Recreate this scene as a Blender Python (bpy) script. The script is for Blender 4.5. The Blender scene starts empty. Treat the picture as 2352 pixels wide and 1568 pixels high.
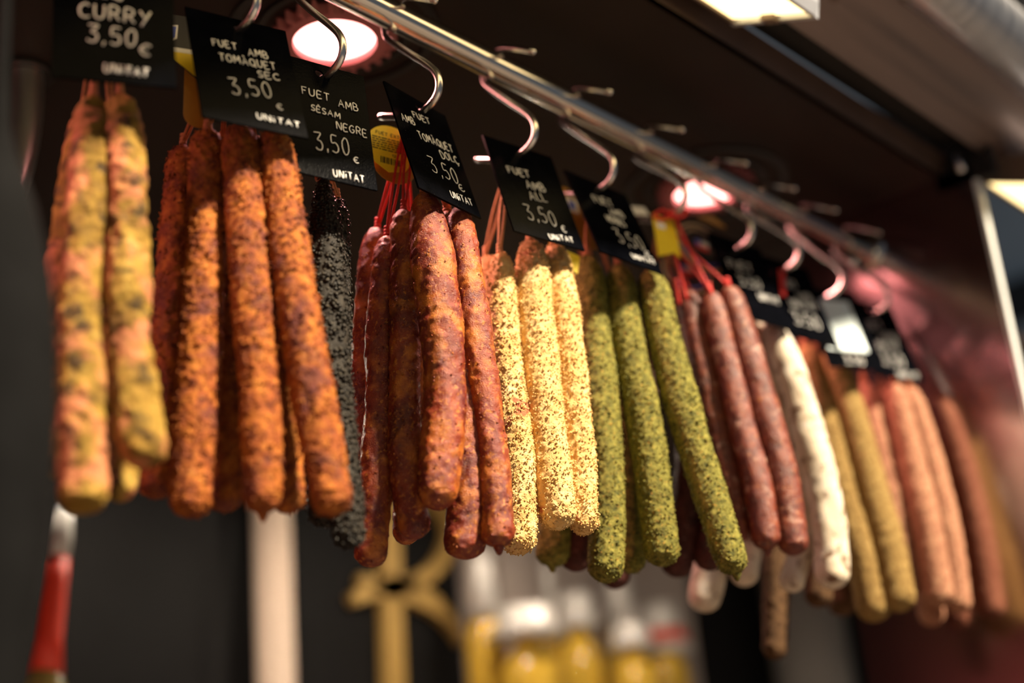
import bpy, math, random
import numpy as np
from mathutils import Vector, Matrix

# ------------------------------------------------------------------ camera
F, CX, CY = 3300.0, 1176.0, 784.0            # focal length and centre for a 2352 x 1568 frame
ROLL, PITCH, AZ = math.radians(5.15), math.radians(20.41862), math.radians(40.7676)
CAM = np.array([0.0, -0.70, 1.55])
fw = np.array([math.cos(AZ)*math.cos(PITCH), math.sin(AZ)*math.cos(PITCH), math.sin(PITCH)])
R0 = np.array([math.sin(AZ), -math.cos(AZ), 0.0])
U0 = np.cross(R0, fw)
r2 = np.array([math.cos(ROLL), -math.sin(ROLL)])
u2 = np.array([-math.sin(ROLL), -math.cos(ROLL)])
scene = bpy.context.scene
col = scene.collection
cam = bpy.data.objects.new('camera', bpy.data.cameras.new('camera'))
col.objects.link(cam)
right = R0*r2[0] + U0*u2[0]
upv = -(R0*r2[1] + U0*u2[1])
m = Matrix.Identity(4)
for i in range(3):
    m[i][0], m[i][1], m[i][2], m[i][3] = right[i], upv[i], -fw[i], CAM[i]
cam.matrix_world = m
cam.data.sensor_width = 36.0
cam.data.lens = F/2352*36
cam.data.clip_start = 0.02
cam.data.dof.use_dof = True
cam.data.dof.focus_distance = 1.065
cam.data.dof.aperture_fstop = 2.0
scene.camera = cam

# ------------------------------------------------------------------ world, exposure
WORLD_COL, WORLD_STR = (0.55, 0.62, 0.70), 0.15
w = bpy.data.worlds.new('world'); scene.world = w; w.use_nodes = True
w.node_tree.nodes['Background'].inputs[0].default_value = (*WORLD_COL, 1)
w.node_tree.nodes['Background'].inputs[1].default_value = WORLD_STR
scene.view_settings.view_transform = 'Standard'
scene.view_settings.look = 'None'
scene.view_settings.exposure = 0.0
scene.view_settings.gamma = 1.0
scene.view_settings.use_curve_mapping = False

# warm hall light falling in from the front right, below the canopy edge
sun = bpy.data.lights.new('sun', 'SUN'); sun.energy = 15.0; sun.color = (1.0, .83, .60); sun.angle = math.radians(5)
so = bpy.data.objects.new('sun', sun); col.objects.link(so); so.location = (2, -3, 5)
so.rotation_euler = Vector((-.15, 1.0, -1.12)).to_track_quat('-Z', 'Y').to_euler()

# strengths of the stall's lamps and the added fill spots (used by their builders below)
TUBE_COL, TUBE_STR = (1.0, 0.74, 0.34), 3.2        # warm tubes under the canopy
SPOT_COL, SPOT_STR, SPOT_W = (1.0, 0.36, 0.32), 7.0, 9.0        # pinkish recessed ceiling spots
FILL_COL, FILL_STR = (1.0, 0.82, 0.62), 850.0  # small fill spots added to light the background

# ------------------------------------------------------------------ pixel -> place helpers
def ray(p):
    d = np.array(p, float) - (CX, CY)
    return fw*F + R0*(d@r2) + U0*(d@u2)
def atx(p, X):
    r = ray(p); return CAM + r*((X-CAM[0])/r[0])
def aty(p, Y):
    r = ray(p); return CAM + r*((Y-CAM[1])/r[1])
def atz(p, Z):
    r = ray(p); return CAM + r*((Z-CAM[2])/r[2])
HEAD = np.array([fw[0], fw[1], 0.0]); HEAD /= np.linalg.norm(HEAD)
def athead(p, o, d):
    r = ray(p); return CAM + r*(((np.asarray(o)+HEAD*d-CAM)@HEAD)/(r@HEAD))
def depth(P):
    return float((np.asarray(P)-CAM)@fw)

# ------------------------------------------------------------------ numpy noise
def hsh(i, j, k, s):
    n = (i.astype(np.int64)*73856093) ^ (j.astype(np.int64)*19349663) ^ (k.astype(np.int64)*83492791) ^ (s*2654435761)
    n = (n ^ (n >> 13)) * 1274126177
    n = (n ^ (n >> 16)) & 0xffffff
    return n/float(0xffffff)*2-1
NROT = np.array(Matrix.Rotation(.7, 3, Vector((1, .6, .3)).normalized()))
def vnoise(P, s=0):
    P = P@NROT
    I = np.floor(P).astype(np.int64); f = P-I; f = f*f*(3-2*f)
    o = 0
    for a in (0, 1):
        wx = f[:, 0] if a else 1-f[:, 0]
        for b in (0, 1):
            wy = f[:, 1] if b else 1-f[:, 1]
            for c in (0, 1):
                wz = f[:, 2] if c else 1-f[:, 2]
                o = o + wx*wy*wz*hsh(I[:, 0]+a, I[:, 1]+b, I[:, 2]+c, s)
    return o

# ------------------------------------------------------------------ mesh helpers
def link(name, me, mats, parent=None, loc=None, smooth=False):
    o = bpy.data.objects.new(name, me); col.objects.link(o)
    for mt in (mats if isinstance(mats, (list, tuple)) else [mats]):
        me.materials.append(mt)
    if smooth:
        me.polygons.foreach_set('use_smooth', np.ones(len(me.polygons), bool))
    if parent is not None: o.parent = parent
    if loc is not None: o.location = loc
    return o
def pymesh(name, v, f):
    me = bpy.data.meshes.new(name)
    me.from_pydata([tuple(map(float, p)) for p in v], [], f); me.update()
    return me
def npmesh(name, V, faces):
    """V (n,3), faces (m,k) numpy"""
    me = bpy.data.meshes.new(name)
    k = faces.shape[1]
    me.vertices.add(len(V)); me.vertices.foreach_set('co', V.astype(np.float32).ravel())
    me.loops.add(faces.size); me.loops.foreach_set('vertex_index', faces.astype(np.int32).ravel())
    me.polygons.add(len(faces))
    me.polygons.foreach_set('loop_start', np.arange(0, faces.size, k, dtype=np.int32))
    me.update(calc_edges=True); me.validate()
    return me
class MB:
    def __init__(s): s.v = []; s.f = []
    def add(s, v, f):
        n = len(s.v); s.v += [tuple(map(float, p)) for p in v]; s.f += [tuple(i+n for i in q) for q in f]; return s
    def box(s, a, b):
        x0, y0, z0 = a; x1, y1, z1 = b
        return s.add([(x0,y0,z0),(x1,y0,z0),(x1,y1,z0),(x0,y1,z0),(x0,y0,z1),(x1,y0,z1),(x1,y1,z1),(x0,y1,z1)],
                     [(0,3,2,1),(4,5,6,7),(0,1,5,4),(1,2,6,5),(2,3,7,6),(3,0,4,7)])
    def tube(s, pts, r, n=10, cap=True, flat=None):
        P = [np.array(p, float) for p in pts]
        rr = r if hasattr(r, '__len__') else [r]*len(P)
        T = [P[min(i+1, len(P)-1)]-P[max(i-1, 0)] for i in range(len(P))]
        T = [t/max(np.linalg.norm(t), 1e-9) for t in T]
        ref = np.array([0, 0, 1.0]) if abs(T[0][2]) < .9 else np.array([1.0, 0, 0])
        if flat is not None: ref = np.array(flat, float)
        N = ref - T[0]*(ref@T[0]); N /= np.linalg.norm(N)
        v = []
        for i, p in enumerate(P):
            N = N - T[i]*(N@T[i]); N /= max(np.linalg.norm(N), 1e-9)
            B = np.cross(T[i], N)
            for k in range(n):
                a = 2*math.pi*k/n
                v.append(p + rr[i]*(math.cos(a)*N*(0.45 if flat is not None else 1) + math.sin(a)*B))
        f = []
        for i in range(len(P)-1):
            for k in range(n):
                f.append((i*n+k, i*n+(k+1) % n, (i+1)*n+(k+1) % n, (i+1)*n+k))
        if cap:
            f.append(tuple(range(n-1, -1, -1))); f.append(tuple(range((len(P)-1)*n, len(P)*n)))
        return s.add(v, f)
    def lathe(s, prof, n=32, c=(0, 0, 0)):
        v = []
        for r, z in prof:
            for k in range(n):
                a = 2*math.pi*k/n; v.append((c[0]+r*math.cos(a), c[1]+r*math.sin(a), c[2]+z))
        f = []
        for i in range(len(prof)-1):
            for k in range(n):
                f.append((i*n+k, i*n+(k+1) % n, (i+1)*n+(k+1) % n, (i+1)*n+k))
        if prof[0][0] > 1e-5: f.append(tuple(range(n-1, -1, -1)))
        if prof[-1][0] > 1e-5: f.append(tuple(range((len(prof)-1)*n, len(prof)*n)))
        return s.add(v, f)
    def build(s, name, mat, parent=None, loc=None, smooth=False):
        return link(name, pymesh(name, s.v, s.f), mat, parent, loc, smooth)
def bevel(o, wd, seg=2):
    b = o.modifiers.new('bevel', 'BEVEL'); b.width = wd; b.segments = seg; b.limit_method = 'ANGLE'
    return o
def empty(name, loc, label=None, cat=None, group=None):
    o = bpy.data.objects.new(name, None); col.objects.link(o); o.location = tuple(map(float, loc))
    o.empty_display_size = 0.01
    tag(o, label, cat, group); return o
def tag(o, label=None, cat=None, group=None, kind=None):
    if label: o['label'] = label
    if cat: o['category'] = cat
    if group: o['group'] = group
    if kind: o['kind'] = kind
    return o
def crom(pts, n):
    P = [np.array(p, float) for p in pts]
    if len(P) == 2: P = [P[0], (P[0]+P[1])/2, P[1]]
    Q = [2*P[0]-P[1]] + P + [2*P[-1]-P[-2]]
    L = np.array([np.linalg.norm(P[i+1]-P[i]) for i in range(len(P)-1)]); cum = np.concatenate([[0], np.cumsum(L)])
    out = []
    for t in np.linspace(0, cum[-1], n):
        i = min(int(np.searchsorted(cum, t, 'right'))-1, len(P)-2); u = (t-cum[i])/max(L[i], 1e-9)
        a, b, c, d = Q[i], Q[i+1], Q[i+2], Q[i+3]
        out.append(.5*((2*b)+(-a+c)*u+(2*a-5*b+4*c-d)*u*u+(-a+3*b-3*c+d)*u**3))
    return np.array(out)

# ------------------------------------------------------------------ materials
def newmat(name):
    mt = bpy.data.materials.new(name); mt.use_nodes = True
    nt = mt.node_tree; return mt, nt, nt.nodes['Principled BSDF']
def nd(nt, typ, **kw):
    n = nt.nodes.new(typ)
    for k, v in kw.items(): setattr(n, k, v)
    return n
def coords(nt, rnd=True):
    tc = nd(nt, 'ShaderNodeTexCoord')
    if not rnd: return tc.outputs['Object']
    oi = nd(nt, 'ShaderNodeObjectInfo'); mu = nd(nt, 'ShaderNodeMath', operation='MULTIPLY'); mu.inputs[1].default_value = 13.7
    nt.links.new(oi.outputs['Random'], mu.inputs[0])
    ad = nd(nt, 'ShaderNodeVectorMath', operation='ADD')
    nt.links.new(tc.outputs['Object'], ad.inputs[0]); nt.links.new(mu.outputs[0], ad.inputs[1])
    return ad.outputs[0]
def noise(nt, co, scale, detail=3, rough=.55, dist=0.0):
    n = nd(nt, 'ShaderNodeTexNoise'); n.inputs['Scale'].default_value = scale; n.inputs['Detail'].default_value = detail
    n.inputs['Roughness'].default_value = rough; n.inputs['Distortion'].default_value = dist
    nt.links.new(co, n.inputs['Vector']); return n.outputs['Fac']
def ramp(nt, fac, stops):
    r = nd(nt, 'ShaderNodeValToRGB'); e = r.color_ramp.elements
    while len(e) < len(stops): e.new(0.5)
    for q, (p, c) in zip(e, stops): q.position = p; q.color = (*c, 1) if len(c) == 3 else c
    nt.links.new(fac, r.inputs[0]); return r.outputs[0]
def step(nt, fac, lo, hi):
    mr = nd(nt, 'ShaderNodeMapRange'); mr.inputs['From Min'].default_value = lo; mr.inputs['From Max'].default_value = hi
    nt.links.new(fac, mr.inputs['Value']); return mr.outputs[0]
def mixc(nt, fac, a, b):
    x = nd(nt, 'ShaderNodeMix', data_type='RGBA')
    for s, v in ((0, fac), (6, a), (7, b)):
        if hasattr(v, 'is_output'): nt.links.new(v, x.inputs[s])
        elif s == 0: x.inputs[0].default_value = v
        else: x.inputs[s].default_value = (*v, 1)
    return x.outputs[2]
def bump(nt, bs, h, dist, strength=1.0):
    b = nd(nt, 'ShaderNodeBump'); b.inputs['Distance'].default_value = dist; b.inputs['Strength'].default_value = strength
    nt.links.new(h, b.inputs['Height']); nt.links.new(b.outputs[0], bs.inputs['Normal'])
def smat(name, stops, s1, patches=(), rough=.6, bmp=(900, .0006), spec=.2, coat=0.0, rvar=0.0):
    mt, nt, bs = newmat(name); co = coords(nt)
    c = ramp(nt, noise(nt, co, s1, 4, .6), stops)
    for pc, sc, lo, hi, amt in patches:
        f = step(nt, noise(nt, co, sc, 3, .6, .3), lo, hi)
        mu = nd(nt, 'ShaderNodeMath', operation='MULTIPLY'); mu.inputs[1].default_value = amt; nt.links.new(f, mu.inputs[0])
        c = mixc(nt, mu.outputs[0], c, pc)
    nt.links.new(c, bs.inputs['Base Color'])
    bs.inputs['Roughness'].default_value = rough; bs.inputs['Specular IOR Level'].default_value = spec
    bs.inputs['Coat Weight'].default_value = coat; bs.inputs['Coat Roughness'].default_value = .25
    if rvar:
        mr = nd(nt, 'ShaderNodeMapRange'); mr.inputs['From Min'].default_value = .35; mr.inputs['From Max'].default_value = .65
        mr.inputs['To Min'].default_value = rough-rvar; mr.inputs['To Max'].default_value = rough+rvar
        nt.links.new(noise(nt, co, 140, 3), mr.inputs['Value']); nt.links.new(mr.outputs[0], bs.inputs['Roughness'])
    if bmp: bump(nt, bs, noise(nt, co, bmp[0], 4, .65), bmp[1])
    return mt
def plain(name, c, rough=.5, metal=0.0, var=0.0, vs=40, bmp=None, spec=.5, emit=None, rnd=True):
    mt, nt, bs = newmat(name)
    bs.inputs['Roughness'].default_value = rough; bs.inputs['Metallic'].default_value = metal
    bs.inputs['Specular IOR Level'].default_value = spec
    bs.inputs['Base Color'].default_value = (*c, 1)
    co = coords(nt, rnd)
    if var:
        a = tuple(x*(1-var) for x in c); b = tuple(min(1, x*(1+var)) for x in c)
        nt.links.new(ramp(nt, noise(nt, co, vs, 5, .6), [(.3, a), (.7, b)]), bs.inputs['Base Color'])
    if bmp: bump(nt, bs, noise(nt, co, bmp[0], 4), bmp[1])
    if emit:
        bs.inputs['Emission Color'].default_value = (*emit[0], 1); bs.inputs['Emission Strength'].default_value = emit[1]
    return mt

M = {}
M['curry'] = smat('curry crust', [(.30, (.10, .05, .010)), (.5, (.27, .155, .022)), (.7, (.42, .27, .055))], 45,
    [((.55, .19, .10), 30, .50, .62, .8), ((.035, .02, .008), 58, .53, .64, .9)], .7, (600, .0012))
M['tomato'] = smat('dried tomato crust', [(.28, (.10, .022, .012)), (.45, (.28, .066, .013)), (.62, (.43, .135, .018)), (.8, (.58, .24, .045))], 110,
    [((.10, .022, .024), 36, .50, .64, .8), ((.70, .33, .07), 420, .60, .70, .5)], .6, (700, .0012), .2)
M['sesame_base'] = smat('sesame casing', [(.3, (.012, .01, .009)), (.7, (.04, .033, .025))], 200, (), .6)
M['sesame'] = smat('black sesame seed', [(.34, (.005, .0045, .004)), (.52, (.018, .015, .012)), (.66, (.06, .05, .034)), (.78, (.14, .11, .06))], 420, (), .42, None, .25)
M['dolc'] = smat('sweet tomato crust', [(.28, (.070, .009, .006)), (.46, (.17, .020, .010)), (.62, (.28, .045, .012)), (.78, (.42, .105, .015))], 34,
    [((.52, .16, .02), 48, .50, .66, .85), ((.60, .22, .03), 300, .57, .66, .7), ((.10, .014, .018), 22, .56, .68, .6)], .34, (800, .0008), .45, .0, .12)
M['garlic'] = smat('garlic crumb', [(.3, (.64, .36, .10)), (.5, (.76, .49, .17)), (.7, (.82, .60, .28))], 60,
    [((.90, .72, .42), 500, .56, .66, .6)], .7, (900, .001))
M['garlic_bare'] = smat('garlic casing', [(.3, (.62, .35, .11)), (.52, (.76, .50, .20)), (.7, (.84, .62, .32))], 60,
    [((.40, .10, .05), 24, .64, .67, .9)], .6, (700, .001))
M['herb'] = smat('green herb crust', [(.28, (.05, .052, .010)), (.48, (.18, .165, .028)), (.66, (.31, .275, .055)), (.82, (.45, .38, .11))], 170,
    [((.035, .05, .018), 330, .57, .66, .8), ((.55, .27, .04), 420, .62, .68, .7)], .65, (900, .0012))
M['dry'] = smat('dry red casing', [(.28, (.055, .010, .008)), (.48, (.14, .024, .014)), (.70, (.24, .05, .02))], 80,
    [((.50, .30, .24), 110, .57, .72, .7), ((.42, .14, .04), 220, .58, .68, .6)], .42, (500, .001), .5)
M['white'] = smat('white mould casing', [(.3, (.62, .49, .34)), (.55, (.74, .65, .52)), (.75, (.80, .75, .66))], 30,
    [((.16, .07, .03), 85, .575, .66, .9), ((.80, .78, .80), 22, .58, .70, .6)], .7, (500, .0008))
M['pepper'] = smat('brown pepper crust', [(.28, (.12, .065, .018)), (.5, (.31, .19, .055)), (.72, (.46, .32, .12))], 230,
    [((.06, .035, .012), 420, .60, .68, .7)], .75, (800, .0012))
M['pepper_pinklit'] = smat('pepper crust painted pink light', [(.28, (.24, .09, .055)), (.5, (.46, .21, .125)), (.72, (.58, .34, .20))], 200,
    [((.08, .04, .02), 420, .62, .70, .5)], .75, (800, .0012))  # pink light of the ceiling spots put into the crust colour
M['pepper_shaded'] = smat('pepper crust painted shade', [(.28, (.04, .018, .008)), (.5, (.10, .05, .02)), (.72, (.18, .10, .045))], 230, (), .75, (800, .0012))  # shaded copy of the pepper crust, shade put into the colour
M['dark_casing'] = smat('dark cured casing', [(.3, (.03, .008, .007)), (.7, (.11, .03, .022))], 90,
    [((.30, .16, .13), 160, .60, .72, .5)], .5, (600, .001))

def metalmat(name, c, rough, streak=None, dirt=None):
    mt, nt, bs = newmat(name); co = coords(nt, False)
    bs.inputs['Metallic'].default_value = 1; bs.inputs['Base Color'].default_value = (*c, 1)
    bs.inputs['Roughness'].default_value = rough
    if streak:
        mp = nd(nt, 'ShaderNodeMapping'); mp.inputs['Scale'].default_value = streak; nt.links.new(co, mp.inputs[0])
        n = noise(nt, mp.outputs[0], 1.0, 4)
        mr = nd(nt, 'ShaderNodeMapRange'); mr.inputs['From Min'].default_value = .3; mr.inputs['From Max'].default_value = .7
        mr.inputs['To Min'].default_value = rough*.7; mr.inputs['To Max'].default_value = rough*1.4
        nt.links.new(n, mr.inputs['Value']); nt.links.new(mr.outputs[0], bs.inputs['Roughness'])
    if dirt:
        f = step(nt, noise(nt, co, dirt[1], 5, .65, .5), dirt[2], dirt[3])
        nt.links.new(mixc(nt, f, c, dirt[0]), bs.inputs['Base Color'])
        inv = nd(nt, 'ShaderNodeMapRange'); inv.inputs['To Min'].default_value = 1; inv.inputs['To Max'].default_value = .35
        nt.links.new(f, inv.inputs['Value']); nt.links.new(inv.outputs[0], bs.inputs['Metallic'])
    return mt
M['rail'] = metalmat('polished steel', (.72, .69, .66), .13, (3, 60, 60))
M['bracket'] = metalmat('bright bracket steel', (.86, .84, .84), .30)
M['hook'] = metalmat('hook steel', (.74, .71, .70), .26)
M['mirror'] = metalmat('mirror steel panel', (.46, .36, .375), .16)
M['edge_trim'] = plain('pale edge trim', (.80, .84, .86), .35)
M['canopy'] = metalmat('brushed canopy steel', (.34, .26, .24), .36, (2, 50, 50), ((.10, .055, .035), 14, .62, .72))
M['pipe'] = metalmat('worn pipe steel', (.84, .85, .90), .34, (90, 4, 4), ((.22, .16, .11), 22, .66, .74))
M['beam'] = plain('brown painted metal', (.11, .07, .055), .38, .35, .15, 20)
M['ceiling'] = plain('dark brown laminate', (.022, .0145, .012), .48, 0, .12, 8, None, .2)
M['dark'] = plain('black lacquer', (.010, .010, .011), .6, 0, .2, 4, None, .12)
M['darkgrey'] = plain('dark grey cloth', (.006, .006, .0065), .9, 0, .2, 30, None, .05)
M['rose_wall'] = plain('rosy painted board', (.62, .27, .26), .6, 0, .08, 5)
M['floor'] = plain('beige floor', (.075, .055, .042), .6, 0, .1, 3)
M['slot'] = plain('black slot', (.006, .005, .005), .7, 0, .1, 8)
M['pink_plastic'] = plain('dusty rose lamp bezel', (.42, .16, .17), .4, 0, .1, 60)
M['black_plastic'] = plain('black plastic', (.015, .014, .014), .35, 0, .1, 60)
M['tube_glow'] = plain('warm diffuser', (.9, .8, .6), .5, 0, 0, emit=(TUBE_COL, TUBE_STR))
M['spot_glow'] = plain('spot lens', (.9, .8, .8), .4, 0, 0, emit=(SPOT_COL, SPOT_STR))
M['fill_glow'] = plain('added fill lens', (.9, .85, .8), .5, 0, 0, emit=(FILL_COL, FILL_STR))
M['housing'] = plain('lamp housing', (.50, .52, .58), .45, .3, .08, 30)
M['housing_brown'] = plain('brown lamp housing', (.16, .11, .08), .5, .2, .1, 30)
M['chalk'] = plain('white chalk pen', (.86, .85, .84), .8)
M['string'] = plain('butcher string', (.50, .20, .09), .8, 0, .25, 300, (900, .0004))
M['red_string'] = plain('red string', (.55, .02, .015), .6, 0, .2, 300)
M['tan_string'] = plain('tan string', (.62, .34, .16), .8, 0, .2, 300)
M['yellow_card'] = plain('yellow label paper', (.95, .70, .02), .45, 0, .06, 40)
M['amber_card'] = plain('amber plastic label', (.42, .20, .02), .35, 0, .15, 40)
M['white_card'] = plain('white label paper', (.90, .89, .88), .5, 0, .05, 40)
M['glare_blue'] = plain('painted glare blue', (.78, .92, .98), .6, 0, .05, 40)
M['navy'] = plain('navy print', (.02, .03, .18), .5)
M['blue_print'] = plain('blue print', (.12, .18, .75), .5)
M['red_print'] = plain('red print', (.80, .06, .05), .5)
M['black_print'] = plain('black print', (.02, .016, .01), .6)
M['black_card'] = plain('black label card', (.018, .017, .022), .45, 0, .1, 40)
M['tan_rim'] = plain('tan label rim', (.72, .52, .34), .5)
M['red_ribbon'] = plain('red ribbon', (.72, .025, .02), .5, 0, .1, 100)
M['gold'] = plain('gold paint', (.56, .36, .11), .45, .15, .06, 30)
M['post'] = plain('cream painted post', (.70, .55, .45), .6, 0, .04, 8)
M['greypost'] = plain('grey painted pillar', (.42, .40, .38), .6, 0, .05, 6)
M['plank'] = plain('pale backboard', (.52, .45, .42), .6, 0, .08, 12)
M['bottle_gold'] = plain('golden bottle', (.78, .50, .06), .18, 0, .08, 12)
M['bottle_olive'] = plain('olive bottle', (.22, .17, .05), .2, 0, .1, 12)
M['foil_white'] = plain('white bottle foil', (.76, .74, .72), .35, .1, .06, 60)
M['foil_red'] = plain('red bottle foil', (.85, .05, .02), .4, 0, .08, 40)
M['glass_clear'] = plain('clear pale glass', (.60, .60, .58), .15, 0, .05, 12)
M['shelf'] = plain('dark shelf board', (.03, .025, .022), .5, 0, .1, 10)
M['far_grey'] = plain('grey blue far wall', (.42, .50, .56), .7, 0, .12, 2)
M['far_dark'] = plain('dark far fascia', (.012, .012, .014), .6, 0, .1, 3)
M['green_card'] = plain('yellow green card', (.55, .50, .10), .5, 0, .1, 20)

def slate():
    mt, nt, bs = newmat('black slate board'); co = coords(nt)
    base = ramp(nt, noise(nt, co, 60, 4), [(.3, (.0010, .0012, .0020)), (.7, (.0024, .0027, .0044))])
    dust = step(nt, noise(nt, co, 900, 2, .5), .73, .80)
    c = mixc(nt, dust, base, (.07, .068, .07))
    mp = nd(nt, 'ShaderNodeMapping'); mp.inputs['Scale'].default_value = (900, 900, 60); mp.inputs['Rotation'].default_value = (0, .5, 0)
    nt.links.new(co, mp.inputs[0])
    scr = step(nt, noise(nt, mp.outputs[0], 1.0, 2), .78, .84)
    c = mixc(nt, scr, c, (.06, .06, .065))
    nt.links.new(c, bs.inputs['Base Color']); bs.inputs['Roughness'].default_value = .16
    bs.inputs['Specular IOR Level'].default_value = .012
    bump(nt, bs, noise(nt, co, 800, 3), .0001)
    return mt
M['slate'] = slate()

# ------------------------------------------------------------------ the setting
ZR, RR = 2.2057, 0.0125            # rail axis height and radius
ZC = 2.262                         # ceiling
XP = 1.467                         # steel end panel
XN = -0.9                          # near end, behind the view
c = tag(MB().box((XN, -0.107, ZC), (XP, 1.25, ZC+.02)).build('ceiling', M['ceiling']), kind='structure')
tag(c, 'dark brown laminate ceiling of the stall', None)
tag(MB().box((XP+.006, .095, ZC), (4.2, 1.25, ZC+.02)).build('ceiling_sunblock', M['ceiling']), 'dark ceiling slab over the next stall, added to block the sun', kind='structure')  # slab added to keep the sun off the back wall and bottles
tag(MB().box((XN-.06, -.10, 0.0), (XN, 1.25, ZC)).build('wall_left', M['rose_wall']), 'rosy side wall of the stall, seen only mirrored in the end panel', kind='structure')
tag(MB().box((XN-2.5, -4.0, -.05), (4.3, 1.26, 0)).build('floor', M['floor']), 'beige market floor', kind='structure')
def ring(name, cx, cy, r0, r1, z0, z1, mat, parent, n=64):
    v = []; f = []
    for k in range(n):
        a = 2*math.pi*k/n
        for r, z in ((r0, z1), (r0, z0), (r1, z0), (r1, z1)): v.append((cx+r*math.cos(a), cy+r*math.sin(a), z))
    for k in range(n):
        j = (k+1) % n
        for q in range(4): f.append((k*4+q, j*4+q, j*4+(q+1) % 4, k*4+(q+1) % 4))
    return MB().add(v, f).build(name, mat, parent)
tag(MB().box((XN, 1.20, 0.0), (4.3, 1.26, ZC)).build('wall_back', M['dark']), 'black lacquered back wall of the stall', kind='structure')
# end panel of mirror-polished steel with its pale front edge
pan = tag(MB().box((XP, -0.142, 1.2), (XP+.006, 0.092, ZC)).build('wall_right', M['mirror']), 'mirror polished steel end panel', kind='structure')
tag(MB().box((XP-.001, -0.1475, 1.2), (XP+.010, -0.1422, 2.243)).build('trim_1', M['edge_trim']), 'pale edge strip down the front of the steel end panel', kind='structure')
# beam, slot and canopy
tag(MB().add([(XN,-.107,2.262),(XP,-.107,2.262),(XP,-.116,2.286),(XN,-.116,2.286),(XN,-.101,2.262),(XP,-.101,2.262),(XP,-.110,2.290),(XN,-.110,2.290)],
    [(0,1,2,3),(4,7,6,5),(3,2,6,7),(0,4,5,1),(1,5,6,2),(0,3,7,4)]).build('trim_2', M['beam']), 'brown metal strip along the front of the ceiling', kind='structure')
tag(MB().box((XN, -.162, 2.300), (XP, -.108, 2.315)).build('trim_3', M['slot']), 'black slot between ceiling strip and canopy', kind='structure')
def prism(name, yz, x0, x1, mat, parent=None):
    n = len(yz); v = [(x0, y, z) for y, z in yz] + [(x1, y, z) for y, z in yz]
    f = [tuple(range(n)), tuple(range(2*n-1, n-1, -1))] + [(i, i+n, (i+1) % n+n, (i+1) % n) for i in range(n)]
    return MB().add(v, f).build(name, mat, parent)
tag(prism('trim_4', [(-.157,2.272),(-.220,2.3105),(-.220,2.318),(-.157,2.302)], XN, 3.4, M['canopy']), 'stained brushed steel canopy above the lamps', kind='structure')
can = empty('canopy_pipe', (1.2, -.236, 2.349), 'thick worn steel pipe along the outer edge of the canopy', 'pipe')
MB().tube([(x-1.2, 0, 0) for x in np.linspace(XN, 3.4, 20)], .036, 40).build('tube', M['pipe'], can, smooth=True)
for x in (.1, 1.55): MB().tube([(x-1.2-.004, 0, 0), (x-1.2+.004, 0, 0)], .0368, 40).build('joint_ring', M['pipe'], can)
tag(MB().box((XP, -.168, 2.243), (XP+.012, -.100, 2.330)).build('trim_7', M['slot']), 'black end plate closing the slot above the steel panel', kind='structure')
lt = empty('door_latch', (XP-.004, -.133, 2.268), 'small steel latch in the dark corner above the end panel', 'latch')
MB().tube([(0, 0, -.012), (0, 0, .012)], .0045, 14).build('barrel', M['pipe'], lt, smooth=True)
MB().box((-.003, -.010, -.005), (.004, .010, .005)).build('plate', M['black_plastic'], lt)
# far hall beyond the end panel
tag(MB().box((4.2, -3.0, 0.0), (4.3, 1.2, 5.2)).build('wall_far', M['far_grey']), 'blurred grey blue wall far beyond the end panel', kind='structure')
p0, p1 = atx((2320, 655), 4.19), atx((2320, 745), 4.19)
tag(MB().box((4.15, -1.5, p1[2]), (4.2, 1.2, p0[2])).build('trim_5', M['far_dark']), 'dark band on the far grey wall', kind='structure')
p0 = atx((2262, 40), 4.0)
tag(MB().box((4.0, p0[1]-.12, p0[2]-.25), (4.2, p0[1]+.4, 5.2)).build('trim_6', M['far_dark']), 'dark post on the far wall above the pipe', kind='structure')

# ------------------------------------------------------------------ ceiling spots
def spot(x, label):
    t = empty('ceiling_spot', (x, .112, ZC), label, 'lamp', 'recessed ceiling spots')
    MB().lathe([(.036, -.0015), (.036, -.006), (.030, -.0075), (.001, -.0085)], 40).build('lens', M['spot_glow'], t, smooth=True)
    ld = bpy.data.lights.new('spot_beam', 'SPOT'); ld.energy = SPOT_W; ld.color = SPOT_COL; ld.spot_size = math.radians(140); ld.spot_blend = 1.0; ld.shadow_soft_size = .03
    lo = bpy.data.objects.new('spot_beam', ld); col.objects.link(lo); lo.parent = t; lo.location = (0, 0, -.045)
    ring('bezel', 0, 0, .0365, .046, -.012, 0, M['pink_plastic'], t)
    ring('frame', 0, 0, .062, .068, -.003, .0, M['black_plastic'], t)
    ring('outer_ring', 0, 0, .084, .092, -.003, .0, M['black_plastic'], t)
    fin = MB().box((-.0015, .0455, -.012), (.0015, .0545, -.001))
    me = pymesh('fin', fin.v, fin.f); me.materials.append(M['pink_plastic'])
    for k in range(24):
        o = bpy.data.objects.new('fin', me); col.objects.link(o); o.parent = t; o.rotation_euler = (0, 0, 2*math.pi*k/24)
    return t
spot(.740, 'glowing round ceiling spot with pink finned bezel behind the black sesame price sign')
spot(1.262, 'distant round ceiling spot glowing behind the rail above the yellow tag').location = (1.262, .080, ZC)
spot(.235, 'round ceiling spot above the curry sausages')

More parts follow.
